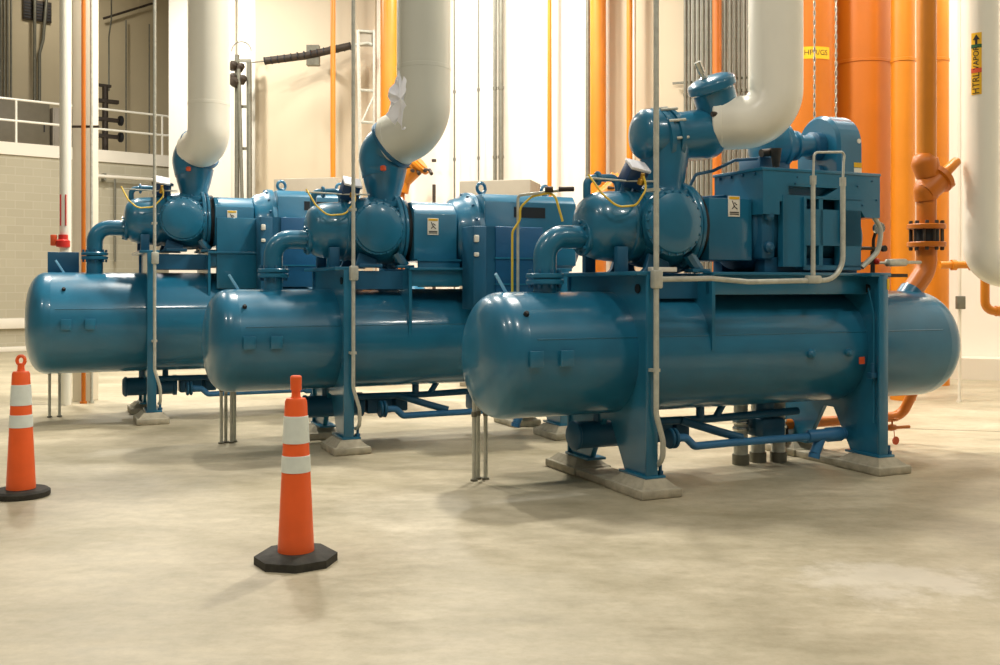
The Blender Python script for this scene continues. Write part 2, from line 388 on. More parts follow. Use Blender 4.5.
    # -- motor
    if num == 3:
        t = zt+.02
        cyl = P('motor_frame', MB().lathe([(.2, 1.15), (.30, 1.17), (.34, 1.2), (.36, 1.28), (.36, 2.18), (.34, 2.26), (.25, 2.31)], (0, -.02, 2.06), (1, 0, 0), 36), BLUED)
        bell = MB().box((1.19, -.40, 1.8), (1.33, .38, 2.26), .03)
        for (by, bz_) in ((-.40, 2.16), (-.40, 1.9)): bell.lathe([(.045, 0), (.045, .03), (.02, .05)], (1.25, by, bz_), (0, -1, 0), 12)
        P('end_bell', bell, BLUED, cyl)
        [P('motor_foot', MB().box((1.25, b0, t-.01), (2.25, b0+.14, 1.82), .01), BLUED, cyl) for b0 in (-.36, .22)]
        # hood: front plate with the cooling openings cut out as frame pieces
        hy = -.45
        hood = MB().prism([(1.16, 2.53), (1.16, 2.17), (1.33, 2.17), (1.33, 2.28), (1.40, 2.28)] + [(1.40, 2.53)], .66, 'xz', hy)
        hood.box((1.40, hy, 2.41), (2.42, .21, 2.55)).box((1.40, hy, 2.335), (1.42, .21, 2.41)).box((1.95, hy, 2.335), (2.42, .21, 2.41))
        hood.prism([(1.80, 2.335), (1.95, 2.41), (1.95, 2.335)], .3, 'xz', hy)
        hood.box((1.42, hy+.1, 2.335), (1.95, .21, 2.41))
        hood.prism([(2.19, 2.335), (2.42, 2.335), (2.42, 2.17), (2.25, 2.17), (2.19, 2.25)], .66, 'xz', hy)
        hd_ = P('air_hood', hood)
        P('hood_lid', MB().box((1.145, hy-.008, 2.53), (2.425, .22, 2.555), .004), BLUE, hd_)
        fp = MB()
        fp.box((1.36, hy-.005, 1.74), (1.575, hy+.06, 2.335)).box((1.575, hy-.005, 2.31), (2.2, hy+.06, 2.335))
        fp.box((1.575, hy-.005, 1.92), (2.2, hy+.06, 2.225)).box((1.74, hy-.005, 1.74), (1.78, hy+.06, 2.32)).box((1.965, hy-.005, 1.74), (2.2, hy+.06, 2.32))
        fp.box((1.575, hy-.005, 1.715), (2.2, hy+.06, 1.755)).box((1.56, hy-.03, 1.74), (1.585, hy, 2.32)).box((1.965, hy-.03, 1.95), (1.99, hy, 2.26))
        P('front_panel', fp, BLUE, hd_)
        bolt_ring('panel_bolt', hd_, (1.50, hy-.004, 2.46), (0, -1, 0), .03, 2, .008, .008, BLUED, .4); bolt_ring('panel_bolt', hd_, (2.27, hy-.004, 2.38), (0, -1, 0), .12, 4, .008, .01, BLUED, .3)
        [P('lid_bolt', MB().box((1.145, b0, 2.50), (1.162, b0+.025, 2.522)), BLUED, hd_) for b0 in (-.36, -.2, -.04, .12)]
        P('motor_end', MB().lathe([(.33, 0), (.33, .03), (.28, .09), (.15, .12)], (2.2, -.1, 2.0), (1, 0, 0), 30), BLUED, cyl)
        # blower on the hood: scroll housing, neck, drum
        vx0, vx1, vy, vr = 2.42, 2.72, .34, .29
        arch = [(vy-vr, 2.55), (vy-vr, 2.89)]+[(vy-vr*math.cos(a_), 2.89+vr*math.sin(a_)) for a_ in [PI*i/16 for i in range(1, 16)]]+[(vy+vr, 2.89), (vy+vr, 2.55)]
        sc_ = P('blower_scroll', MB().prism(arch, vx1-vx0, 'yz', vx0, .035))
        P('scroll_support', MB().box((vx0+.02, vy-.25, 2.0), (vx1-.02, vy+.25, 2.57)), BLUED, sc_)
        P('blower_hub', MB().lathe([(.13, 0), (.13, .1), (.09, .12), (.09, .14)], (vx0+.01, vy-.02, 2.89), (-1, 0, 0), 24).lathe([(.05, 0), (.05, .05)], (vx0, vy-.05, 2.66), (-1, 0, 0), 16), BLUED, sc_)
        lb = MB().box((2.60, vy-vr-.004, 2.62), (2.69, vy-vr+.01, 2.67)); lb2 = P('data_label', lb, SIGN, sc_); lb2['label'] = 'white data label on the blower'
        P('hazard_label', MB().box((2.60, vy-vr-.004, 2.675), (2.69, vy-vr+.01, 2.72)), LYEL, sc_)
        P('round_label', MB().lathe([(.022, 0), (.022, .008)], (2.66, vy-vr+.003, 2.92), (0, -1, 0), 14), SIGN, sc_)
        dr = P('intake_drum', MB().lathe([(.12, 0), (.19, .03), (.21, .08), (.21, .2), (.225, .21), (.225, .25), (.14, .27), (.12, .28), (.12, .38), (.14, .39), (.14, .42), (.10, .43), (.10, .70)], (1.72, vy-.02, 2.86), (1, 0, .05), 36))
        P('drum_stand', MB().box((1.78, vy-.15, 2.545), (1.98, vy+.1, 2.72), .01).box((1.52, vy-.3, 2.545), (1.72, vy, 2.72), .01), BLUED, dr)
        P('drum_fitting', MB().cyl((1.50, .0, 2.74), (1.66, .0, 2.76), .035).cyl((1.62, -.05, 2.62), (1.62, -.05, 2.78), .03, .05).cyl((1.62, -.05, 2.55), (1.62, -.05, 2.64), .012, n=8), DSTEEL, dr)
        P('oil_line', MB().tube([(.72, .0, 2.36), (.80, -.02, 2.52), (.98, -.02, 2.56), (1.2, -.02, 2.66), (1.46, 0, 2.69)], .014, bend=.05, n=8), BLUED)
        P('oil_line', MB().tube([(.72, .05, 2.30), (.86, .05, 2.33), (1.2, .05, 2.36)], .012, bend=.05, n=8), BLUED)
    else:
        bl = P('end_bell', MB().lathe([(.24, 0), (.36, .02), (.40, .06), (.42, .14), (.46, .2), (.48, .22), (.48, .27)], (1.18, 0, 2.02+D), (1, 0, 0), 40))
        bolt_ring('bell_bolt', bl, (1.39, 0, 2.02+D), (-1, 0, 0), .455, 16, .016, .03, BLUED)
        hy = .45
        mt = MB().prism([(-hy, 1.72+D), (-hy, 2.38+D), (-.38, 2.46+D), (.38, 2.46+D), (hy, 2.38+D), (hy, 1.72+D)], 1.06, 'yz', 1.45, .008)
        mh = P('motor_frame', mt)
        P('air_slot', MB().box((1.78, -hy-.003, 2.22+D), (2.14, -hy+.02, 2.33+D)), DARK, mh); P('air_slot', MB().box((2.0, -hy-.003, 1.78+D), (2.14, -hy+.02, 1.92+D)), DARK, mh)
        P('motor_end', MB().lathe([(.40, 0), (.40, .05), (.34, .12), (.2, .15)], (2.5, 0, 2.0+D), (1, 0, 0), 32), BLUED, mh)
        [P('motor_foot', MB().box((1.5, b0, zt+.012), (2.46, b0+.18, 1.75+D), .01), BLUED, mh) for b0 in (-.44, .26)]
        for ex in (1.58, 2.34):
            tor = MB(); tor.tube([(ex+.055*math.cos(q), -.05+.02*math.cos(q), 2.55+D+.055*math.sin(q)) for q in [2*PI*i/20 for i in range(21)]], .018, bend=.001, n=8, seg=1)
            tor.cyl((ex, -.05, 2.45+D), (ex, -.05, 2.50+D), .03)
            P('eye_bolt', tor, BLUE, mh)
        # control cabinet on the skid side
        cx = 1.42
        cab = P('control_cabinet', MB().box((cx, -.80, 1.42+D*.5), (cx+.52, -.5, 2.1+D), .008), CABB)
        for hz in (1.78, 1.52): P('cabinet_ledge', MB().box((cx-.01, -.815, hz+D), (cx+.53, -.79, hz+.015+D)), BLUE, cab)
        pst = P('cabinet_post', MB().box((cx-.24, -.80, 1.35), (cx-.10, -.5, 2.1+D), .008).box((cx-.1, -.78, 1.35), (cx-.0, -.55, 2.1+D)), BLUED)
        [P('switch', MB().box((cx-.235, -.825, b0+D), (cx-.185, -.79, b1+D), .01), SIGN, pst) for b0, b1 in ((1.94, 2.01), (1.80, 1.84))]
        P('apron_panel', MB().box((gx0+.02, -.44, 1.50+D), (gx1+.03, -.40, 1.77+D), .006).box((gx0, -.46, 1.76+D), (gx1+.04, -.36, 1.78+D)).box((gx0, -.46, 1.60+D), (gx1+.04, -.40, 1.615+D)), BLUE)
        if num == 1:
            P('bracket_box', MB().box((-1.12, .1, 1.72), (-.78, .3, 1.98), .006), BLUED)
            P('apron_panel', MB().box((gx0, -.5, 1.55), (1.2, -.42, 2.1+D), .008), BLUE)
    # -- suction connection
    if num == 3:
        nk = P('suction_neck', MB().lathe([(.25, bz+.22), (.25, bz+.27), (.18, bz+.28), (.165, bz+.33), (.20, bz+.52), (.215, bz+.66)], (.50, 0, 0), (0, 0, 1), 32), sharp=.8)
        bolt_ring('neck_bolt', nk, (.52, 0, bz+.27), (0, 0, 1), .215, 12, .014, .025, BLUE)
        tz = 2.83
        P('suction_tee', MB().lathe([(0, .235), (.12, .24), (.18, .262), (.208, .30), (.215, .34), (.215, .47), (.22, .48)], (0, 0, tz-.02), (1, 0, .05), 36), sharp=.9)
        stop = P('check_valve', MB().lathe([(.2, .42), (.245, .425), (.245, .465), (.225, .468), (.225, .52), (.245, .522), (.245, .56), (.21, .565), (.205, .70), (.215, .86), (.205, .98), (.15, 1.06), (.0, 1.09)], (0, 0, tz-.09), (1, 0, .14), 36), sharp=.7)
        for k in range(10):
            q = 2*PI*k/10+.2; yy_, zz_ = .232*math.cos(q), tz-.01+.232*math.sin(q)
            P('tie_bolt', MB().cyl((.42-.14*(zz_-tz), yy_, zz_), (.58-.14*(zz_-tz), yy_, zz_+.022), .012, n=8), GALV, stop)
        P('outlet_branch', MB().lathe([(.19, .0), (.19, .2)], (.95, -.06, 2.94), (.8, -.6, 0), 32), BLUE, stop)
        ax = V((-.40, -.10, .90)).normalized(); b0 = V((1.05, -.06, 2.95))
        bon = P('valve_bonnet', MB().lathe([(.14, -.05), (.165, .0), (.175, .08), (.178, .30), (.205, .32), (.205, .37), (.195, .39), (.13, .42), (.0, .43)], b0, ax, 36), BLUE, sharp=.7)
        P('valve_stem', MB().lathe([(.035, .40), (.035, .44), (.02, .45), (.02, .48), (.03, .48), (.03, .58)], b0, (ax+V((-.15, 0, 0))).normalized(), 12), STEEL, bon)
        P('vent_valve', MB().cyl((.86, -.22, 3.0), (.98, -.24, 3.0), .012).cyl((.82, -.22, 3.0), (.88, -.22, 3.0), .022), DSTEEL, bon)
    else:
        nk = P('suction_neck', MB().lathe([(.25, .22), (.25, .27), (.17, .28), (.165, .34), (.20, .46), (.235, .62)], (.52, 0, bz), (0, 0, 1), 32), sharp=.8)
        bolt_ring('neck_bolt', nk, (.52, 0, bz+.27), (0, 0, 1), .215, 12, .014, .025, BLUE)
        J = V((.60, -.10, bz+.88)); KN = (.50, .02, bz+.78)
        P('suction_elbow', MB().tube([(.52, 0, bz+.55), KN, tuple(J)], .24, bend=.12, n=32, radii=[.225, .24, .25]).lathe([(0, -.22), (.12, -.19), (.20, -.11), (.235, 0)], KN, (.8, -.3, -.2), 28), sharp=1.2)
        d = (J-V(KN)).normalized()
        P('elbow_collar', MB().lathe([(.25, -.06), (.275, -.055), (.275, -.02), (.26, -.015)], J, d, 36), BLUED)
        P('drain_valve', MB().cyl((.42, -.24, bz+.60), (.42, -.30, bz+.60), .014).lathe([(.0, -.06), (.03, -.05), (.03, -.01), (.015, 0)], (.42, -.29, bz+.62), (0, 0, 1), 12), LRED)
    # -- below the tank: oil filter, oil lines and a valve
    fl = P('oil_filter', MB().lathe([(.0, -.30), (.09, -.295), (.12, -.27), (.12, -.25), (.11, -.24), (.11, .28), (.125, .29), (.125, .33), (.0, .34)], (0, .16, .36), (1, 0, 0), 28), BLUED, sharp=.7)
    [P('filter_support', MB().cyl((b0, .16, .42), (b0, .16, cz-r+.08), .035), BLUED, fl) for b0 in (-.05, .2)]
    P('pump_block', MB().box((.36, .05, .27), (.62, .27, .46), .015).box((.66, .06, .28), (.80, .26, .45), .02).cyl((.6, .16, .37), (.7, .16, .37), .06), BLUED, fl)
    lp = P('oil_line', MB().tube([(.46, -.2, .345), (.58, -.2, .34), (.66, -.2, .265), (1.0, -.2, .27), (2.2, -.2, .27)], .033, bend=.06, n=14), BLUEP)
    P('pipe_flange', flange(flange(MB(), (.46, -.2, .345), (1, 0, 0), .085, .03, 20), (.42, -.2, .345), (1, 0, 0), .085, .03, 20), BLUED, lp)
    P('valve_body', MB().lathe([(.045, 0), (.055, .02), (.055, .2), (.065, .22), (.065, .36), (.05, .38), (.05, .44)], (1.84, -.2, .275), (1, 0, 0), 16).cyl((2.0, -.2, .28), (1.92, -.2, .12), .045).lathe([(.05, 0), (.05, .04)], (1.92, -.2, .12), (-.3, 0, -1), 12), BLUEP, lp)
    P('valve_spindle', MB().cyl((2.28, -.2, .275), (2.36, -.2, .275), .018, n=10), STEEL, lp)
    P('oil_line', MB().tube([(.1, .0, .46), (.62, .0, .455), (.95, .0, .45), (1.9, .0, .47)], .034, bend=.1, n=14), BLUED)
    P('oil_line', MB().tube([(.66, -.02, .455), (.95, -.12, .36), (1.15, -.19, .30)], .036, bend=.1, n=14), BLUED)
    P('oil_line', MB().tube([(.86, .0, .46), (.86, .0, cz-r+.05)], .036, n=12).tube([(1.02, .0, .46), (1.12, .0, cz-r+.05)], .03, n=12), BLUED)
    P('drain_leg', MB().cyl((1.62, .1, .3), (1.62, .1, cz-r+.05), .085).box((1.5, -.02, .25), (1.76, .22, .42), .03), BLUED)
    # tubing with a small valve on the near side of the far saddle
    P('sensing_tube', MB().tube([(2.20, -.54, zt-.12), (2.22, -r-.09, cz+.3), (2.22, -r-.09, .42)], .007, bend=.05, n=6), BLUE)
    P('gauge_valve', MB().box((2.17, -r-.12, cz-.25), (2.25, -r-.06, cz-.2), .008).cyl((2.2, -r-.1, cz-.2), (2.2, -r-.1, cz-.12), .016, n=8), BLUED)
    tg = P('tag_plate', MB().box((2.12, -r-.03, cz-.13), (2.18, -r-.024, cz-.07)), LRED); tg['label'] = 'small square orange tag'
    return root

O3, O2, O1 = (.910, 8.122), (-1.664, 10.044), (-4.234, 12.074)
R_T = {3: (.49, 1.045), 2: (.495, 1.055), 1: (.59, 1.15)}
pk3 = package(3, O3, 'nearest blue compressor on a long tank, with boxed motor, blower and horizontal suction valve', 0, *R_T[3])
pk2 = package(2, O2, 'middle blue compressor package, its tank behind the cone with the black octagonal base', .07, *R_T[2])
pk1 = package(1, O1, 'farthest blue compressor package on the fattest tank, beside the left block wall', .30, *R_T[1])

def L2W(org, p):
    c, s = math.cos(TH), math.sin(TH); return V((org[0]+p[0]*c-p[1]*s, org[1]+p[0]*s+p[1]*c, p[2]))
# extra pieces on the nearest package: inlet nozzle, gauge manifold
r3, c3 = R_T[3]
MB().tube([(3.10, 0, 1.36), (3.26, 0, 1.535)], .112, n=24).build('inlet_nozzle', BLUE, pk3)
mf = MB().tube([(2.64, -.15, 1.68), (2.64, -.15, 2.0), (2.64, -.2, 2.12)], .014, n=8, bend=.03).tube([(2.44, -.15, 1.92), (2.76, -.15, 1.92)], .016, n=8).tube([(2.62, -.15, 1.68), (2.62, -.15, 1.90)], .012, n=8)
mf.tube([(2.40, -.15, 1.78), (2.7, -.15, 1.79)], .013, n=8).box((2.28, -.3, 1.66), (2.9, .25, 1.69))
mfo = mf.build('gauge_manifold', DSTEEL, pk3)
MB().lathe([(.05, 0), (.055, .01), (.055, .035), (.05, .04)], (2.64, -.2, 2.10), (-.3, -1, 0), 18).build('gauge', STEEL, mfo)
for (px_, pz_) in ((2.44, 1.92), (2.74, 1.92)): MB().lathe([(.03, 0), (.03, .03)], (px_, -.19, pz_), (0, 1, 0), 10).build('valve_cap', BLACK, mfo)
for px_ in (2.42, 2.66): MB().lathe([(.028, 0), (.028, .03), (.012, .05)], (px_, -.15, 1.80), (0, -1, .2), 10).build('valve_cap', RED, mfo)
MB().lathe([(.012, 0), (.012, .12), (.035, .14), (.035, .38), (.015, .42), (.015, .6)], (2.68, -.15, 1.79), (1, .1, .02), 14).build('filter_cartridge', GALV, mfo)
MB().tube([(2.38, -.42, 2.18), (2.47, -.42, 2.08), (2.43, -.42, 1.88), (2.26, -.40, 1.74)], .022, bend=.16, n=10).build('flexible_conduit', GALV, pk3)
MB().box((2.31, -.645, 1.55), (2.335, -.60, 1.64), .002).build('corner_tag', LYEL, pk3)
# oil tubing stand that runs behind the elbow of the nearest package
st = MB(); st.tube([(-.68, .35, 1.5), (-.68, .35, 2.24), (-.68, .35, 2.32), (-.34, .1, 2.36)], .012, bend=.03, n=8)
st.build('sensing_tube', GALV, pk3)
MB().tube([(-.74, .33, 1.5), (-.74, .33, 2.02), (-.67, .33, 2.12), (-.67, .33, 2.22), (-.58, .3, 2.31), (-.45, .15, 2.34), (-.40, .1, 2.1)], .010, bend=.08, n=8).build('sensor_cable', YEL, pk3)
MB().cyl((-.42, .12, 2.36), (-.30, .1, 2.365), .02).cyl((-.52, .18, 2.36), (-.46, .15, 2.36), .024).build('tube_union', DSTEEL, pk3)

# ------------------------------------------------------------------ concrete plinths
def plinth(org, lx, ly, label, w=.36, l=.5, h=.07, strip=None):
    p = L2W(org, (lx, ly, 0)); t = thing('concrete_plinth', label, 'plinth', p, TH)
    MB().box((-w/2, -l/2, 0), (w/2, l/2, h), .015).build('block', CONC, t)
    m = MB(); bm = m.bm
    def ring(a, b, z): return [bm.verts.new((x*a, y*b, z)) for x, y in ((-1, -1), (1, -1), (1, 1), (-1, 1))]
    A = ring(w/2-.02, l/2-.03, h-.005); B = ring(w/2-.085, l/2-.10, .128)
    for i in range(4): bm.faces.new((A[i], A[(i+1) % 4], B[(i+1) % 4], B[i]))
    bm.faces.new(B); bm.faces.new(A[::-1])
    m.build('grout_cap', CONC, t)
    if strip: MB().box((-w/2+.02, l/2-.02, 0), (w/2-.02, strip, h-.01), .01).build('tie_strip', CONC, t)
    return t
names = {3: ('nearest', O3), 2: ('middle', O2), 1: ('farthest', O1)}
for n in (3, 2, 1):
    nm, og = names[n]
    for lx, side in ((-.02, 'left'), (2.28, 'right')):
        plinth(og, lx, -.50, 'concrete plinth under the front foot of the %s saddle of the %s compressor' % (side, nm), l=.54, strip=.95 if n == 3 else None)
        if n == 3 or lx < 1 or True:
            plinth(og, lx, .55, 'concrete plinth under the rear foot of the %s saddle of the %s compressor' % (side, nm), l=.54)

# ------------------------------------------------------------------ white suction pipes
def suction_pipe(org, label, pts, r, bend, m, collar):
    W = [L2W(org, p) for p in pts]
    t = thing('insulated_pipe', label, 'pipe', (W[-1].x, W[-1].y, 0), 0)
    off = V((W[-1].x, W[-1].y, 0))
    o = MB().tube([p-off for p in W], r, bend=bend, n=40, seg=14).build('pipe_jacket', m, t, sharp=1.2)
    d = (W[1]-W[0]).normalized()
    MB().lathe([(r-.01, -.02), (r+.004, -.01), (r+.004, .05), (r, .055)], W[0]-off, d, 40).build('end_collar', m, t)
    zt_ = W[-1].z
    for z in (3.75, 5.1):
        MB().lathe([(r, -.02), (r+.0025, -.018), (r+.0025, .018), (r, .02)], V((0, 0, z)), (0, 0, 1), 40).build('jacket_seam', m, t)
    return t
w3 = suction_pipe(O3, 'white insulated pipe curving down to the nearest compressor', [(.985, -.06, 2.95), (1.355, -.37, 2.96), (1.36, -.36, 9.5)], .222, .26, WHT, 0)
w2 = suction_pipe(O2, 'broad greyish white insulated pipe dropping to the middle compressor', [(.60, -.10, 3.06), (.80, -.42, 3.16), (.80, -.42, 9.5)], .268, .32, WHTG, 0)
w1 = suction_pipe(O1, 'white insulated pipe dropping to the farthest compressor', [(.54, -.06, 3.24), (.64, -.42, 3.29), (.64, -.42, 9.5)], .243, .22, WHT, 0)
# torn plastic sheet on the middle pipe
sh = MB(); pts = [(0, 0), (.05, .12), (.02, .22), (.10, .36), (.16, .48), (.24, .44), (.26, .30), (.22, .12), (.26, 0), (.2, -.16), (.1, -.1)]
p = L2W(O2, (.52, -.46, 3.26))
bm = sh.bm; vs = []
rr = random.Random(3)
for (a, b) in pts: vs.append(bm.verts.new((a-.12, rr.uniform(-.05, .03), b)))
cv_ = bm.verts.new((.03, -.07, .15))
for i in range(len(vs)): bm.faces.new((vs[i], vs[(i+1) % len(vs)], cv_))
bmesh.ops.subdivide_edges(bm, edges=bm.edges[:], cuts=2, use_grid_fill=True)
for v in bm.verts: v.co += V((rr.uniform(-.012, .012), rr.uniform(-.025, .025), rr.uniform(-.012, .012)))
g_ = bmesh.ops.solidify(bm, geom=bm.faces[:], thickness=.006)
s_ = sh.build('plastic_sheet', WRAP, sharp=.4); s_.location = p
tag(s_, 'crumpled white plastic sheet caught on the lower bend of the middle white pipe', 'plastic sheet')

# ------------------------------------------------------------------ orange pipe into the nearest tank
po = L2W(O3, (3.45, 0, 0))
t = thing('orange_pipe', 'orange pipe with an angled stop valve, entering the right end of the nearest tank', 'pipe', (po.x, po.y, 0), TH)
z1 = 2.06
MB().tube([(-.20, 0, 1.52), (0, 0, 1.74), (0, 0, 1.96)], .095, bend=.25, n=24, seg=10).build('elbow', ORGD, t)
MB().cyl((0, 0, z1+.1), (0, 0, 2.44), .09, n=24).build('pipe_spool', ORGD, t)
MB().cyl((0, 0, 2.72), (0, 0, 9.5), .09, n=24).build('riser', ORG, t)
for zz in (z1+.085, z1-.085):
    f_ = flange(MB(), (0, 0, zz), (0, 0, 1), .175, .05, 30).build('pipe_flange', ORGD, t)
    s = 1 if zz > z1 else -1
    bolt_ring('flange_bolt', f_, (0, 0, zz+s*.025), (0, 0, s), .145, 10, .018, .03, DSTEEL)
for k in range(10): MB().cyl((.145*math.cos(.628*k), .145*math.sin(.628*k), z1-.1), (.145*math.cos(.628*k), .145*math.sin(.628*k), z1+.1), .012, n=8).build('stud', DSTEEL, t)
MB().cyl((0, 0, z1-.062), (0, 0, z1+.062), .115, n=24).build('flange_gap_fill', BLACK, t)  # black cylinder standing in for the dark gap between the flanges
vb = MB().tube([(0, 0, 2.40), (-.02, 0, 2.50), (.06, 0, 2.60), (.0, 0, 2.78)], .105, bend=.05, n=24).lathe([(.0, -.14), (.08, -.12), (.12, -.04), (.10, .1)], (-.02, 0, 2.72), (.35, 0, -1), 24)
vbo = vb.build('valve_body', ORGD, t, sharp=1.)
ax = V((.76, -.1, .64)).normalized()
MB().lathe([(.11, 0), (.12, .05), (.12, .2), (.135, .21), (.15, .21), (.15, .26), (.13, .27), (.08, .30), (.06, .31)], (-.04, 0, 2.46), ax, 24).build('valve_bonnet', ORGD, t)
MB().lathe([(.055, .30), (.045, .5), (.03, .52), (.0, .525)], (-.04, 0, 2.46), ax, 18).build('spindle_cap', ORG, t)
MB().cyl((.24, -.05, 2.58), (.30, -.05, 2.55), .02).build('vent_plug', BRASS, t)

# ------------------------------------------------------------------ electrical conduits in front of each package
def conduit(org, label, lx, jog, box_z, extra=False):
    b = L2W(org, (lx, -.70, 0)); t = thing('electrical_conduit', label, 'conduit', b, TH)
    MB().tube([(.06, .13, .22), (.07, .02, .24), (.06, 0, .42), (0, 0, .62), (0, 0, 9.5)], .021 if extra else .018, bend=.2, n=10).build('riser', GALV, t)
    MB().box((-.035, -.03, box_z-.07), (.045, .035, box_z+.07), .015).build('junction_fitting', GALV, t)
    for z in (.95, 2.3): MB().box((-.03, -.01, z-.012), (.03, .09, z+.012)).build('pipe_strap', GALV, t)
    if extra:
        x1 = 1.77-lx; x2 = 1.46-lx
        MB().tube([(.03, 0, box_z), (.5, 0, box_z+.008), (.85, 0, box_z-.018), (x1, 0, box_z), (x1, 0, 2.42)], .021, bend=.2, n=10).build('branch', GALV, t)
        MB().tube([(x2, 0, box_z), (x2, 0, 2.42)], .019, n=10).build('branch', GALV, t)
        MB().tube([(x2, 0, 2.42), (x2+.01, 0, 2.66), (x1+.02, .0, 2.68), (x1+.01, 0, 2.60), (x1, 0, 2.42)], .010, bend=.04, n=10).build('flexible_tail', GALV, t)
        for q in (x1, x2): MB().lathe([(.026, 0), (.026, .07)], (q, 0, 2.40), (0, 0, 1), 10).build('coupling', GALV, t)
        MB().box((x2-.07, -.03, box_z-.03), (x2+.07, .03, box_z+.035), .015).build('tee_fitting', GALV, t)
    return t
conduit(O3, 'thin grey conduit before the nearest tank, with a branch to the boxed motor', -.03, 0, 1.63, True)
conduit(O2, 'thin grey vertical conduit in front of the middle tank', .0, 0, 1.70)
conduit(O1, 'thin grey vertical conduit in front of the farthest tank', .0, 0, 1.9)

# stub tubes standing behind the left end of each tank
for og, nm, spots in ((O3, 'nearest', ((-1.03, .44), (-.97, .50), (-.92, .46))), (O2, 'middle', ((-1.04, .44), (-.99, .48), (-.94, .44), (-.90, .50))), (O1, 'farthest', ((-1.10, .44), (-.99, .46)))):
    first = None
    for (lx, ly) in spots:
        p = L2W(og, (lx, ly, 0))
        if first is None:
            first = thing('drain_tube', 'thin grey drain tube rising from the floor behind the left end of the %s tank' % nm, 'tube', p, TH, 'drain tubes behind the %s tank' % nm)
            MB().tube([(0, 0, 0), (0, 0, .86), (.3, 0, .95)], .017, bend=.06, n=10).build('tube_run', GALV, first)
            MB().lathe([(.03, 0), (.03, .015)], (0, 0, 0), (0, 0, 1), 12).build('floor_collar', GALVD, first)
            MB().lathe([(.023, 0), (.023, .04)], (0, 0, .52), (0, 0, 1), 12).build('union', GALVD, first)
        else: dup(first, p)

# silver risers under the nearest tank
first = None
for (lx, ly, lab) in ((1.44, .18, 'leftmost silver riser pipe under the middle of the nearest tank'), (1.66, .22, 'middle silver riser pipe under the nearest tank, with a clamp'), (1.84, .16, 'rightmost silver riser pipe under the middle of the nearest tank')):
    p = L2W(O3, (lx-.02, ly, 0))
    if first is None:
        first = thing('riser_pipe', lab, 'pipe', p, TH, 'silver riser pipes under the nearest tank')
        MB().cyl((0, 0, 0), (0, 0, .62), .062, n=20).build('pipe_run', GALV, first)
        MB().lathe([(.075, 0), (.075, .09)], (0, 0, .0), (0, 0, 1), 20).build('floor_sleeve', GALVD, first)
        for z in (.36, .42, .48): MB().lathe([(.068, 0), (.074, .01), (.074, .025), (.068, .035)], (0, 0, z-.06), (0, 0, 1), 20).build('clamp', STEEL, first)
    else: dup(first, p, label=lab)

# orange drain pipe and small valve behind the right end of the nearest tank
p = L2W(O3, (3.55, .5, 0)); t = thing('drain_pipe', 'low orange pipe turning up under the right end of the nearest tank', 'pipe', p, TH)
MB().tube([(-1.8, 0, .27), (.1, 0, .27), (.1, -.2, .62)], .05, bend=.12, n=16).build('pipe_run', ORGD, t)
for x in (-1.4,): MB().box((x-.03, -.05, 0), (x+.03, .05, .26)).build('pipe_support', DSTEEL, t)
p = L2W(O3, (3.22, .2, 0)); t = thing('drain_valve', 'small orange hand valve on a thin line right of the nearest far saddle', 'valve', p, TH)
MB().cyl((-.35, 0, .22), (.22, 0, .215), .016, n=10).lathe([(.026, 0), (.034, .04), (.026, .1)], (-.06, 0, .22), (1, 0, 0), 12).build('valve_body', ORGD, t)
hw_ = MB().tube([(.055*math.cos(q), .055*math.sin(q), .30) for q in [2*PI*i/16 for i in range(17)]], .007, bend=.001, n=6, seg=1).cyl((0, 0, .22), (0, 0, .31), .009, n=8).box((-.05, -.005, .297), (.05, .005, .303))
hw_.build('hand_wheel', ORGD, t)
MB().lathe([(.04, 0), (.04, .01)], (0, -.04, .10), (0, -1, 0), 14).cyl((0, -.03, .13), (0, -.02, .22), .004, n=6).build('valve_tag', LRED, t)
MB().cyl((-.30, 0, 0), (-.30, 0, .22), .012, n=8).build('stand', DSTEEL, t)

# ------------------------------------------------------------------ traffic cones
def cone(loc, label, octo):
    t = thing('traffic_cone', label, 'traffic cone', loc, .2, 'traffic cones on the floor')
    if octo: MB().lathe([(.235, 0), (.235, .045), (.20, .065), (.09, .068)], (0, 0, 0), (0, 0, 1), 8).build('base', RUB, t)
    else: MB().lathe([(.2, 0), (.205, .01), (.205, .04), (.185, .055), (.09, .058)], (0, 0, 0), (0, 0, 1), 40).build('base', RUB, t)
    def R(z): return .104-(z-.05)*(.042/.88)
    MB().lathe([(R(.05)-.01, .05), (R(.06), .06), (R(.92), .92), (R(.93)-.008, .938), (.04, .94)], (0, 0, 0), (0, 0, 1), 36).build('cone_body', CONE, t)
    for a, b in ((.685, .84), (.52, .615)):
        MB().lathe([(R(a), a), (R(a)+.003, a+.002), (R(b)+.003, b-.002), (R(b), b)], (0, 0, 0), (0, 0, 1), 36, caps=False).build('reflective_band', CWHT, t)
    h = MB().lathe([(.034, .935), (.026, .95), (.024, .99), (.030, 1.0)], (0, 0, 0), (0, 0, 1), 16)
    h.tube([(.028*math.cos(q), 0, 1.02+.034*math.sin(q)) for q in [2*PI*i/16 for i in range(17)]], .013, bend=.001, n=8, seg=1) if not octo else h.lathe([(.031, .985), (.033, 1.06), (.026, 1.068), (0, 1.07)], (0, 0, 0), (0, 0, 1), 16)
    h.build('handle', CONE, t)
    return t
cone((X(296, 5.72), 5.72, 0), 'orange traffic cone in the middle of the floor, on an octagonal black base', True)
cone((X(21, 7.52), 7.52, 0), 'orange traffic cone at the far left, on a round black base', False)

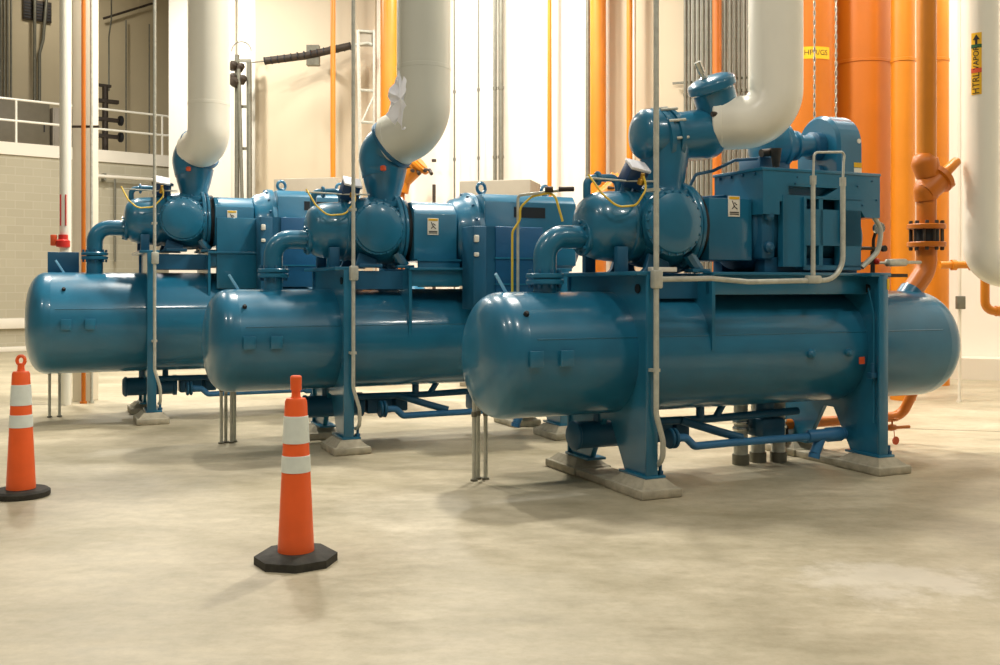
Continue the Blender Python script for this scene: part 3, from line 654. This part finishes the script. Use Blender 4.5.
# ------------------------------------------------------------------ pipes along the back wall
def vpipe(name, label, cat, u, px, d, m, group=None, straps=(), z0=0., z1=9.5, strap_m=None):
    r = px/2000*d
    t = thing(name, label, cat, (X(u, d), d, 0), 0, group)
    MB().cyl((0, 0, z0), (0, 0, z1), r, n=28 if px > 8 else 14).build('pipe_run', m, t)
    MB().lathe([(r*1.25+.01, 0), (r*1.25+.01, .03)], (0, 0, z0), (0, 0, 1), 16).build('floor_collar', m, t)
    for s in straps:
        MB().lathe([(r, -.03), (r+.012, -.028), (r+.012, .028), (r, .03)], (0, 0, s), (0, 0, 1), 20).build('pipe_band', strap_m or m, t)
    return t
def wp(u, off=.4): return wd(u)-off
vpipe('orange_pipe', 'thin orange vertical pipe crossing the dark cable tray', 'pipe', 333, 5, wp(333, 1.2), ORG)
vpipe('orange_pipe', 'thick orange vertical pipe just left of the middle white pipe', 'pipe', 390, 19, wp(390, 1), ORG)
vpipe('orange_pipe', 'thinnest orange vertical pipe against the bright wall between middle and nearest compressors', 'pipe', 549.5, 4.5, wp(549), ORG)
vpipe('orange_pipe', 'orange vertical pipe rising behind the barrel of the nearest compressor, beside a grey column', 'pipe', 598, 16, wp(598), ORG)
vpipe('orange_pipe', 'slim orange vertical pipe between the thick orange pipe and the grey conduits', 'pipe', 629.5, 6, wp(629), ORG)
vpipe('orange_pipe', 'orange pipe standing in the middle of the grey conduit bank', 'pipe', 717, 9, wp(717, .75), ORGD)
for u, px, lab in ((454.5, 1.8, 'thin grey wall conduit just right of the broad middle white pipe'), (478.5, 1.6, 'thinnest grey wall conduit on the bright wall'), (495, 3.6, 'slimmer grey pipe of the close pair on the bright wall'), (501, 5, 'thicker grey pipe of the close pair on the bright wall'), (434, 3.5, 'short grey post showing under the broad middle white pipe')):
    vpipe('wall_conduit', lab, 'conduit', u, px, wp(u), GALVD if u != 434 else DSTEEL, straps=(2.2, 4.2, 5.6), z1=9.5 if u != 434 else 3.7)
o = vpipe('steel_column', 'slim grey-green steel column beside the orange pipe behind the nearest compressor', 'column', 588, 5, wp(588, .2), GALVD)
first = None
us = [685.5, 689.5, 694, 698.5, 703, 707.5, 711.5, 725.5, 730.5, 735, 739.5, 744.5, 749]
for i, u in enumerate(us):
    d = wp(u, .3)
    if first is None:
        first = vpipe('wall_conduit', 'grey vertical conduit in the bank behind the nearest suction pipe', 'conduit', u, 3.6, d, GALVD, 'bank of grey wall conduits', straps=(3.0, 5.2))
    else: dup(first, (X(u, d), d, 0))
for z, nm in ((Zv(82, 19), 'lower'), (Zv(-40, 19), 'upper')):
    d = wp(716, .2); o = MB().box((-.82, -.02, -.02), (.66, .02, .02)).build('strut_rail', GALVD); o.location = (X(716, d), d+.02, z); o.rotation_euler = (0, 0, math.atan2(BW1[1]-BW0[1], BW1[0]-BW0[0]))
    tag(o, '%s steel strut rail clamping the bank of grey conduits' % nm, 'rail')
# pale strips and overlays on the wall behind
def panel(u0, u1, lab, n):
    d = wp((u0+u1)/2, .08); w = (u1-u0)*d/1000
    o = MB().box((-w/2, -.03, 0), (w/2, .03, 9.4), .01).build('trim_%d' % n, CREAM); o.location = (X((u0+u1)/2, d), d, 0); o.rotation_euler = (0, 0, math.atan2(BW1[1]-BW0[1], BW1[0]-BW0[0])); struct(o)
WALLG = mat('greige_wall_overlay', (206, 190, 162), .65, var=.03, scale=.4)
def overlay(u0, u1, n):  # thin greige slab over a stretch of the white wall
    p, q = [V((X(u, wd(u)-.05), wd(u)-.05, 0)) for u in (u1, u0)]
    d_ = q-p; o = MB().box((0, -.03, .36), (d_.length, .03, 9.45)).build('wall_overlay_%d' % n, WALLG)
    o.location = p; o.rotation_euler = (0, 0, math.atan2(d_.y, d_.x)); struct(o)
overlay(256, 376, 1); overlay(610, 684, 2)
panel(231, 236, '', 2); panel(377, 380, '', 3); panel(633, 635, '', 4)

# big orange vessels right
def vessel(u, px, d, label, rings, m=ORG):
    r = px/2000*d; t = thing('storage_vessel', label, 'vessel', (X(u, d), d, 0), 0)
    MB().cyl((0, 0, .25), (0, 0, 9.5), r, n=48).build('shell', m, t)
    MB().cyl((0, 0, 0), (0, 0, .27), r*1.06, n=32).build('skirt', m, t)
    for z in rings: MB().lathe([(r, -.025), (r+.01, -.02), (r+.01, .02), (r, .025)], (0, 0, z), (0, 0, 1), 48).build('weld_ring', m, t)
    return t
dv = 14.5
va = vessel(806, 56, dv, 'orange vessel with the yellow marker, leftmost of the big orange vessels', (), VESS)
vessel(861, 60, dv+.3, 'wide orange vessel directly behind the blower housing', (Zv(61, dv),), VESS)
vessel(903, 23, dv-.6, 'narrow orange vessel left of the orange pipe with the angled valve', (Zv(61, dv-.6),), ORG)
vessel(936, 24, 16.0, 'pale lit orange vessel behind the orange pipe with the angled valve', (Zv(61, 16.0),), ORG)
# yellow marker wrapped on the left vessel
rA = 56/2000*dv
def wrap(r, a0, a1, z0, z1, off=.004, n=14):
    m = MB(); bm = m.bm; A = []
    for i in range(n+1):
        a = a0+(a1-a0)*i/n; A.append([bm.verts.new(((r+o_)*math.sin(a), -(r+o_)*math.cos(a), z)) for o_ in (0, off) for z in (z0, z1)])
    for p, q in zip(A, A[1:]):
        for (i, j) in ((0, 1), (1, 3), (3, 2), (2, 0)): bm.faces.new((p[i], p[j], q[j], q[i]))
    bm.faces.new((A[0][0], A[0][1], A[0][3], A[0][2])); bm.faces.new((A[-1][0], A[-1][1], A[-1][3], A[-1][2]))
    return m
lz = Zv(59, dv)
lb = wrap(rA, -.75, .58, lz-.085, lz+.085).build('pipe_marker', LYEL, va); lb['label'] = 'yellow marker band lettered in black'
def cyl_text(txt, size, r, zc, parent, a_c=0.):
    q = text_mesh(txt, size, INK, parent, Matrix.Rotation(PI/2, 4, 'X'))
    for v in q.data.vertices:
        a = a_c+v.co.x/r; rr_ = r+.005-v.co.y*.5
        v.co = (rr_*math.sin(a), -rr_*math.cos(a), v.co.z+zc)
    return q
cyl_text('HPR/GS', .105, rA, lz, lb, .06)
# chain loop of an overhead valve
ch = MB(); dch = 10.9; xa, xb = X(814.5, dch), X(836, dch); xm = (xa+xb)/2
path = []
z = 8.0
while z > 2.5: path.append((xa, z)); z -= .05
for k in range(1, 9): path.append((xm-(xb-xa)/2*math.cos(PI*k/9), 2.5-(xb-xa)/2*math.sin(PI*k/9)))
z = 2.5
while z < 8.0: path.append((xb, z)); z += .05
for i, (cx_, cz_) in enumerate(path):
    r0 = .011
    if i % 2: ch.box((cx_-.014, -r0/2, cz_-.030), (cx_+.014, r0/2, cz_+.030), .004)
    else: ch.box((cx_-r0/2, -.014, cz_-.030), (cx_+r0/2, .014, cz_+.030), .004)
o = ch.build('pull_chain', STEEL); o.location = (0, dch, 0); tag(o, 'steel pull chain loop hanging in front of the big orange vessels', 'chain')
# white riser at the right edge with yellow marker
d = 9.6; xr = X(981, d); rw = 17/1000*d
t = thing('insulated_pipe', 'large white insulated pipe at the right edge with a yellow lettered marker', 'pipe', (xr, d, 0), 0)
MB().tube([(.9, .1, Zv(270, d)), (0, 0, Zv(270, d)), (0, 0, 9.5)], rw, bend=.24, n=40, seg=14).build('pipe_jacket', WHT, t, sharp=1.2)
ac_ = -.69
mk = wrap(rw, ac_-.28, ac_+.28, Zv(97, d), Zv(36, d)); mko = mk.build('pipe_marker', LYEL, t); mko['label'] = 'tall yellow marker strip with an up arrow and bands'
wrap(rw+.003, ac_-.28, ac_+.28, Zv(51, d), Zv(47.5, d)).build('green_band', LGRN, mko)
wrap(rw+.003, ac_-.28, ac_+.28, Zv(75.5, d), Zv(71, d)).build('red_band', LRED, mko)
ca, sa = math.sin(ac_), math.cos(ac_)
def vtext(txt, size, zc):
    q = text_mesh(txt, size, INK, mko, Matrix.Rotation(PI/2, 4, 'X')@Matrix.Rotation(PI/2, 4, 'Z'))
    for v in q.data.vertices:
        a = ac_+v.co.x/rw; rr_ = rw+.008-v.co.y*.5; v.co = (rr_*math.sin(a), -rr_*math.cos(a), v.co.z+zc)
vtext('HTRL', .085, Zv(86, d)); vtext('VAPOR', .07, Zv(61, d))
arr = MB().prism([(-.03, 0), (-.01, 0), (-.01, -.045), (.01, -.045), (.01, 0), (.03, 0), (0, .05)], .006, 'xz', -rw-.009).build('arrow', INK, mko)
arr.location = (0, 0, Zv(43, d)); arr.rotation_euler = (0, 0, ac_)
# orange line below it
d = 10.4
t = thing('orange_pipe', 'short orange pipe turning right below the big white pipe at the right edge', 'pipe', (X(985, d), d, 0), 0)
MB().tube([(0, 0, Zv(270, d)), (0, 0, Zv(311, d)), (.9, 0, Zv(311, d))], .045, bend=.1, n=18).build('pipe_run', ORG, t)
MB().lathe([(.055, -.03), (.055, .03)], (.14, 0, Zv(311, d)), (1, 0, 0), 18).build('pipe_collar', ORG, t)
d = 13.2
t = thing('orange_pipe', 'small orange pipe running level behind the right white pipe', 'pipe', (X(940, d), d, 0), 0)
MB().tube([(0, 0, Zv(265, d)), (.9, 0, Zv(264, d))], .05, n=16).build('pipe_run', ORG, t)
for q in (.18, .42): MB().lathe([(.07, -.03), (.07, .03)], (q, 0, Zv(265, d)), (1, 0, 0), 18).build('pipe_collar', ORG, t)
t = vpipe('wall_conduit', 'thin white conduit with a switch box on the bright wall by the right white pipe', 'conduit', 959.5, 3.4, 13.6, CREAM)
MB().box((-.07, -.08, Zv(309, 13.6)), (.05, -.02, Zv(296, 13.6)), .01).build('switch_box', GALVD, t)

# ------------------------------------------------------------------ left side: column, fire pipe, railing, mezzanine plant
d = 13.7
o = MB().box((-.12, -.12, 0), (.14, .14, 9.5), .012).build('column_left', CREAM); o.location = (X(81.5, d), d+.1, 0); struct(o)
t = thing('fire_main', 'white standpipe with red stripes and a red valve at its foot, before the left column', 'pipe', (X(65.5, d-.4), d-.4, 0), 0)
rr_ = 5.6/1000*(d-.4)
MB().cyl((0, 0, 0), (0, 0, 9.5), rr_, n=24).build('pipe_run', WHT, t)
for sx_ in (-.035, .035): MB().box((sx_-.006, -rr_-.004, Zv(226, d-.4)), (sx_+.006, -rr_+.03, Zv(195, d-.4))).build('red_stripe', RED, t)
MB().lathe([(.05, -.09), (.085, -.08), (.085, .0), (.06, .02), (.06, .08)], (0, -.07, Zv(241, d-.4)), (0, 0, 1), 18).build('red_valve', RED, t)
MB().box((-.16, -.1, Zv(246, d-.4)), (-.09, -.04, Zv(235, d-.4)), .01).build('valve_handle', LRED, t)
vpipe('orange_pipe', 'thin orange pipe on the front of the left column', 'pipe', 83.5, 4.2, d-.25, ORGD)
vpipe('wall_conduit', 'thin pale conduit right of the left column', 'conduit', 91.5, 3, d-.2, GALV)
o = MB().box((-.2, -.015, -.015), (.2, .015, .015)).build('pipe_bracket', DSTEEL); o.location = (X(80, d-.3), d-.16, Zv(125, d-.3)); tag(o, 'small dark bracket holding the thin orange pipe to the left column', 'bracket')

rl = thing('guard_railing', 'white two-rail guard railing along the mezzanine edge', 'railing', mzp(0, .12, 5.05), mz)
for z in (.55, 1.07): MB().tube([(-8, 0, z), (4.05, 0, z)], .03, n=10).build('rail', WHT, rl)
for x_ in (-3.2, -1.4, .39, 2.0, 4.0): MB().cyl((x_, 0, 0), (x_, 0, 1.07), .028, n=10).build('post', WHT, rl)
MB().tube([(4.05, 0, 1.07), (4.3, 0, 1.07), (4.3, 0, .55), (4.05, 0, .55)], .03, bend=.2, n=10).build('return_bend', WHT, rl)
# mezzanine plant: dark cabinets, conduits, louver, valve stack
def mthing(name, label, cat, t_, off, group=None): return thing(name, label, cat, mzp(t_, off, 5.05), mz, group)
GREYC = mat('grey_cabinet_paint', (120, 112, 92), .55, var=.05)
for t_, w, h, lab in ((-1.6, 2.0, 1.3, 'dark grey electrical cabinet at the far left behind the railing'), (.72, 2.1, 1.45, 'wide grey electrical cabinet behind the railing, left of the column'), (2.2, .7, 1.35, 'pale grey cabinet behind the railing next to the left column')):
    c_ = mthing('electrical_cabinet', lab, 'cabinet', t_, 2.6)
    MB().box((-w/2, -.3, 0), (w/2, .3, h), .01).build('body', GREYC if w > 1 else BEIGE, c_)
    MB().box((-w/2+.04, -.315, .08), (w/2-.04, -.295, h-.06), .008).build('door', GREYC if w > 1 else BEIGE, c_)
    MB().box((w/2-.16, -.34, h*.45), (w/2-.13, -.31, h*.6), .006).build('handle', BLACK, c_)
for i, t_ in enumerate((1.16, 1.25, 1.34, 1.43)):
    if i == 0:
        first = mthing('wall_conduit', 'grey conduit in the row of four on the mezzanine wall at the far left', 'conduit', t_, 4.85, 'far left mezzanine conduits')
        MB().cyl((0, 0, 0), (0, 0, 5.6), .03, n=12).build('pipe_run', GALVD, first)
    else: dup(first, mzp(t_, 4.85, 5.05))
for i, t_ in enumerate((1.90, 2.03)):
    c_ = mthing('wall_conduit', ('left' if i == 0 else 'right')+' conduit of the pair dropping below the dark louver', 'conduit', t_+.15, 4.85)
    MB().tube([(0, -.06, .3), (0, -.06, 3.3), (.1*i, -.06, 3.7), (.2*i, -.06, 5.0)], .045, n=12, bend=.2).build('pipe_run', GALVD, c_)
lv = mthing('air_louver', 'dark wall louver high on the mezzanine wall', 'louver', 2.16, 4.94)
MB().box((-.39, -.03, 4.26), (.39, .03, 4.86), .01).build('louver_frame', DSTEEL, lv)
sl = MB()
for k in range(6): sl.box((-.36, -.05, 4.31+k*.085), (.36, -.02, 4.345+k*.085))
sl.build('blades', BLACK, lv)
vs_ = mthing('valve_stack', 'dark stack of valves and crossbars behind the railing right of the column', 'valve', 2.95, 1.6)
m_ = MB().cyl((.05, 0, 0), (.05, 0, 1.95), .08, n=12)
for z in (.55, 1.0, 1.5): m_.box((-.35, -.08, z), (.4, .08, z+.1), .01)
m_.box((-.35, -.06, 1.65), (-.28, .06, 2.0)).box((-.35, -.06, 1.93), (.2, .06, 2.0))
m_.build('frame', DSTEEL, vs_)
for z in (.55, 1.0): MB().lathe([(.12, 0), (.14, .02), (.14, .08), (.12, .1)], (.4, -.05, z+.05), (1, 0, 0), 14).build('valve_wheel', BLACK, vs_)
for t_, lab in ((2.75, 'dark pipe rising from the valve stack, left one'), (3.2, 'dark pipe rising from the valve stack, right one')):
    c_ = mthing('wall_conduit', lab, 'conduit', t_, 1.9); MB().tube([(0, 0, 1.9), (0, 0, 3.4), (.1, .1, 3.9), (.1, .1, 5.6)], .022, n=8).build('pipe_run', GALVD, c_)
tb = mthing('cable_tray', 'thin dark tray running along the mezzanine wall near the top', 'tray', 4.0, 4.8)
MB().tube([(.0, 0, 4.62), (1.5, 0, 5.35)], .035, n=8).build('tray_rail', DSTEEL, tb)
for t_, lab in ((4.7, 'thin vertical pipe on the mezzanine wall below the dark tray, left one'), (5.42, 'thin vertical pipe on the mezzanine wall below the dark tray, right one')):
    c_ = mthing('wall_conduit', lab, 'conduit', t_, 4.85); MB().cyl((0, 0, 0), (0, 0, 4.7), .024, n=8).build('pipe_run', GALVD, c_)
# pipe and bracket on the block wall under the mezzanine
c_ = thing('wall_pipe', 'pale pipe running level on the block wall under the mezzanine', 'pipe', mzp(3.0, -.2, 0), mz)
MB().tube([(-.97, 0, 4.36), (.98, 0, 4.36)], .05, n=12).build('pipe_run', CREAM, c_)
for q in (-.6, .7): MB().box((q-.03, -.03, 4.26), (q+.03, .2, 4.44)).build('bracket', GALVD, c_)
MB().tube([(-.35, 0, 4.36), (-.35, 0, 3.2), (-.35, 0, 2.2)], .03, n=8).build('drop_pipe', GALVD, c_)

# ------------------------------------------------------------------ braced steel, cable tray and lattice on the back wall
d = wp(242, .6)
t = thing('steel_bracing', 'grey braced steel stand with dark valves right of the farthest white pipe', 'stand', (X(242, d), d, 0), 0)
m_ = MB()
m_.tube([(X(237, d)-X(242, d), 0, 0), (X(237, d)-X(242, d), 0, Zv(55, d))], .055, n=8)
m_.tube([(X(250, d)-X(242, d), 0, 0), (X(249, d)-X(242, d), 0, Zv(62, d))], .06, n=8)
m_.tube([(X(247, d)-X(242, d), -.1, 0), (X(240, d)-X(242, d), -.1, Zv(70, d))], .04, n=8)
for v in (62, 108, 150): m_.box((-.14, -.03, Zv(v, d)), (.2, .03, Zv(v, d)+.06))
m_.build('frame', GALVD, t)
for (u, v, r_) in ((234, 66, .1), (241, 68, .08), (236, 82, .13), (243, 80, .09), (233, 78, .08)):
    MB().lathe([(r_*.5, -.12), (r_, -.08), (r_, .06), (r_*.5, .1)], (X(u, d)-X(242, d), -.05, Zv(v, d)), (.5, -.3, .6), 12).build('valve', DSTEEL, t)
MB().tube([(X(242, d)-X(242, d)+.22*math.cos(q), -.05, Zv(52, d)+.22*math.sin(q)) for q in [PI*i/12 for i in range(13)]], .012, bend=.01, n=6, seg=1).build('hoop', GALVD, t)
d = wp(305, .9)
t = thing('cable_tray', 'dark sagging cable bundle on a bracket, crossing behind the thin orange pipe', 'cable tray', (X(305, d), d, 0), 0)
x0_, x1_, x2_ = X(265, d)-X(305, d), 0, X(351, d)-X(305, d)
MB().tube([(x0_, 0, Zv(61, d)), (x1_, 0, Zv(56, d)), (x2_, -.1, Zv(47, d))], .08, bend=.4, n=12).build('cable_bundle', DSTEEL, t)
cl = MB()
for k in range(14):
    f = k/13; cl.lathe([(.085, -.015), (.092, 0), (.085, .015)], (x0_+(x2_-x0_)*f, -.08*f*f, Zv(61, d)+(Zv(47, d)-Zv(61, d))*f**1.15), (1, 0, .2), 10)
cl.build('ties', BLACK, t)
MB().box((X(306.5, d)-X(305, d), -.02, Zv(65, d)), (X(319, d)-X(305, d), .15, Zv(45, d))).box((.1, .1, Zv(58, d)), (.2, .45, Zv(54, d))).build('bracket', GALVD, t)
MB().cyl((X(252, d)-X(305, d), 0, Zv(62.5, d)), (x0_, 0, Zv(61, d)), .015, n=6).build('tie_rod', GALVD, t)
d = wp(368, 1.1)
t = thing('lattice_frame', 'grey lattice steel frame between the conduit and the thick orange pipe', 'frame', (X(368, d), d, 0), 0)
f = lambda u: X(u, d)-X(368, d)
m_ = MB().tube([(f(358), 0, Zv(30, d)), (f(364), 0, 0)], .04, n=6).tube([(f(374.5), 0, Zv(30, d)), (f(374.5), 0, 0)], .04, n=6)
for v in (31, 90, 122, 160): m_.tube([(f(358), 0, Zv(v, d)), (f(374.5), 0, Zv(v+1, d))], .03, n=6)
m_.tube([(f(362), 0, Zv(122, d)), (f(374.5), 0, Zv(95, d))], .025, n=6).tube([(f(363), 0, Zv(160, d)), (f(374.5), 0, Zv(126, d))], .025, n=6)
m_.tube([(f(354), 0, Zv(45, d)), (f(368), 0, Zv(43, d)), (f(372), 0, Zv(45, d))], .03, n=6)
m_.build('lattice', GALV, t)
MB().box((f(359), .02, Zv(46, d)), (f(374), .05, Zv(32, d))).build('plate', BEIGE, t)

# grey duct casings behind the motors
for (u0, u1, v0, d, lab) in ((455, 534, 180, 15.6, 'tall beige sheet metal casing behind the motor of the middle compressor'), (268, 341, 178, 18.4, 'tall beige sheet metal casing behind the motor of the farthest compressor')):
    w = (u1-u0)/1000*d; h = Zv(v0, d)
    t = thing('equipment_casing', lab, 'casing', (X((u0+u1)/2, d), d, 0), math.radians(-14))
    MB().box((-w/2*.93, 0, 0), (w/2*.93, .8, h), .02).build('casing_body', BEIGE, t)
    MB().box((-w/2*.93, -.012, h-.5), (w/2*.93, .02, h-.47)).build('panel_joint', BEIGE, t)
    MB().box((-w/2*.85, -.012, .3), (w/2*.85, .01, h-.6), .01).build('access_panel', BEIGE, t)
# orange valves on the wall pipes behind the compressors
for (u, v, d, lab) in ((406, 180, 16.5, 'orange angle valve with dark fittings behind the middle compressor'), (606, 203, 14.0, 'orange angle valve behind the barrel of the nearest compressor')):
    t = thing('angle_valve', lab, 'valve', (X(u, d), d, 0), 0)
    z = Zv(v, d)
    MB().cyl((-.12, 0, 0), (-.12, 0, z+.1), .1, n=18).build('riser', ORGD, t)
    MB().tube([(-.12, 0, z-.2), (-.08, 0, z), (.25, -.1, z+.3)], .16, bend=.15, n=18).build('valve_body', ORG, t)
    MB().lathe([(.2, 0), (.22, .02), (.22, .07), (.1, .1)], (.18, -.08, z+.22), (.7, -.2, .7), 18).build('bonnet', ORG, t)
    m_ = MB()
    for k in range(4): m_.cyl((.1+.1*k, -.15, z+.15), (.14+.1*k, -.28, z+.12-.05*(k % 2)), .03, n=8)
    m_.tube([(0, -.2, z+.2), (.42, -.2, z+.14)], .02, n=8)
    m_.build('fittings', DSTEEL, t)

# ------------------------------------------------------------------ floor joints
def seam(p, q, lab, n):
    p, q = V((p[0], p[1], 0)), V((q[0], q[1], 0)); d = q-p
    o = MB().box((0, -.012, -.002), (d.length, .012, .0015)).build('trim_%d' % n, GREYC); o.location = p; o.rotation_euler = (0, 0, math.atan2(d.y, d.x)); struct(o)
seam((2.3, 11.6), (9, 10.0), 'saw cut joint', 5)

# ------------------------------------------------------------------ light
def area(loc, size, power, col=(1, .94, .84), shape='DISK', target=None, spread=None):
    l = bpy.data.lights.new('high_bay_lamp', 'AREA'); l.shape = shape; l.size = size; l.energy = power; l.color = col
    if spread: l.spread = spread
    o = bpy.data.objects.new('high_bay_lamp', l); COL.objects.link(o); o.location = loc
    if target: o.rotation_euler = (V(target)-V(loc)).to_track_quat('-Z', 'Y').to_euler()
    return o
for x, y in ((-8, 3), (-3, 3), (2, 3), (7, 3)):
    area((x, y, 9), .8, 150)
for x, y, e in ((-7.5, 15.5, 480), (-3.4, 13.2, 500), (.9, 11.6, 500), (5.4, 11.0, 270)):
    area((x, y, 9), .6, e)
for x, y, e in ((-7.6, 20.6, 430), (-.4, 18.0, 480), (8.2, 14.6, 270)):
    area((x, y, 9.2), .8, e, (1, .96, .90))
area(mzp(2.6, 2.6, 11), .8, 90)
W = bpy.data.worlds.new('world'); SC.world = W; W.use_nodes = True
bg = W.node_tree.nodes['Background']; bg.inputs[0].default_value = (1, .93, .82, 1); bg.inputs[1].default_value = .13

# ------------------------------------------------------------------ camera
cam = bpy.data.cameras.new('camera'); cam.lens = 36; cam.sensor_width = 36; cam.shift_y = -46.5/1000; cam.clip_end = 200
co = bpy.data.objects.new('camera', cam); COL.objects.link(co); co.location = (0, 0, EYE); co.rotation_euler = (PI/2, 0, 0)
SC.camera = co
SC.view_settings.view_transform = 'Standard'; SC.view_settings.look = 'None'; SC.view_settings.gamma = 1; SC.view_settings.use_curve_mapping = False
SC.view_settings.exposure = 0.25
SC.cycles.use_denoising = True
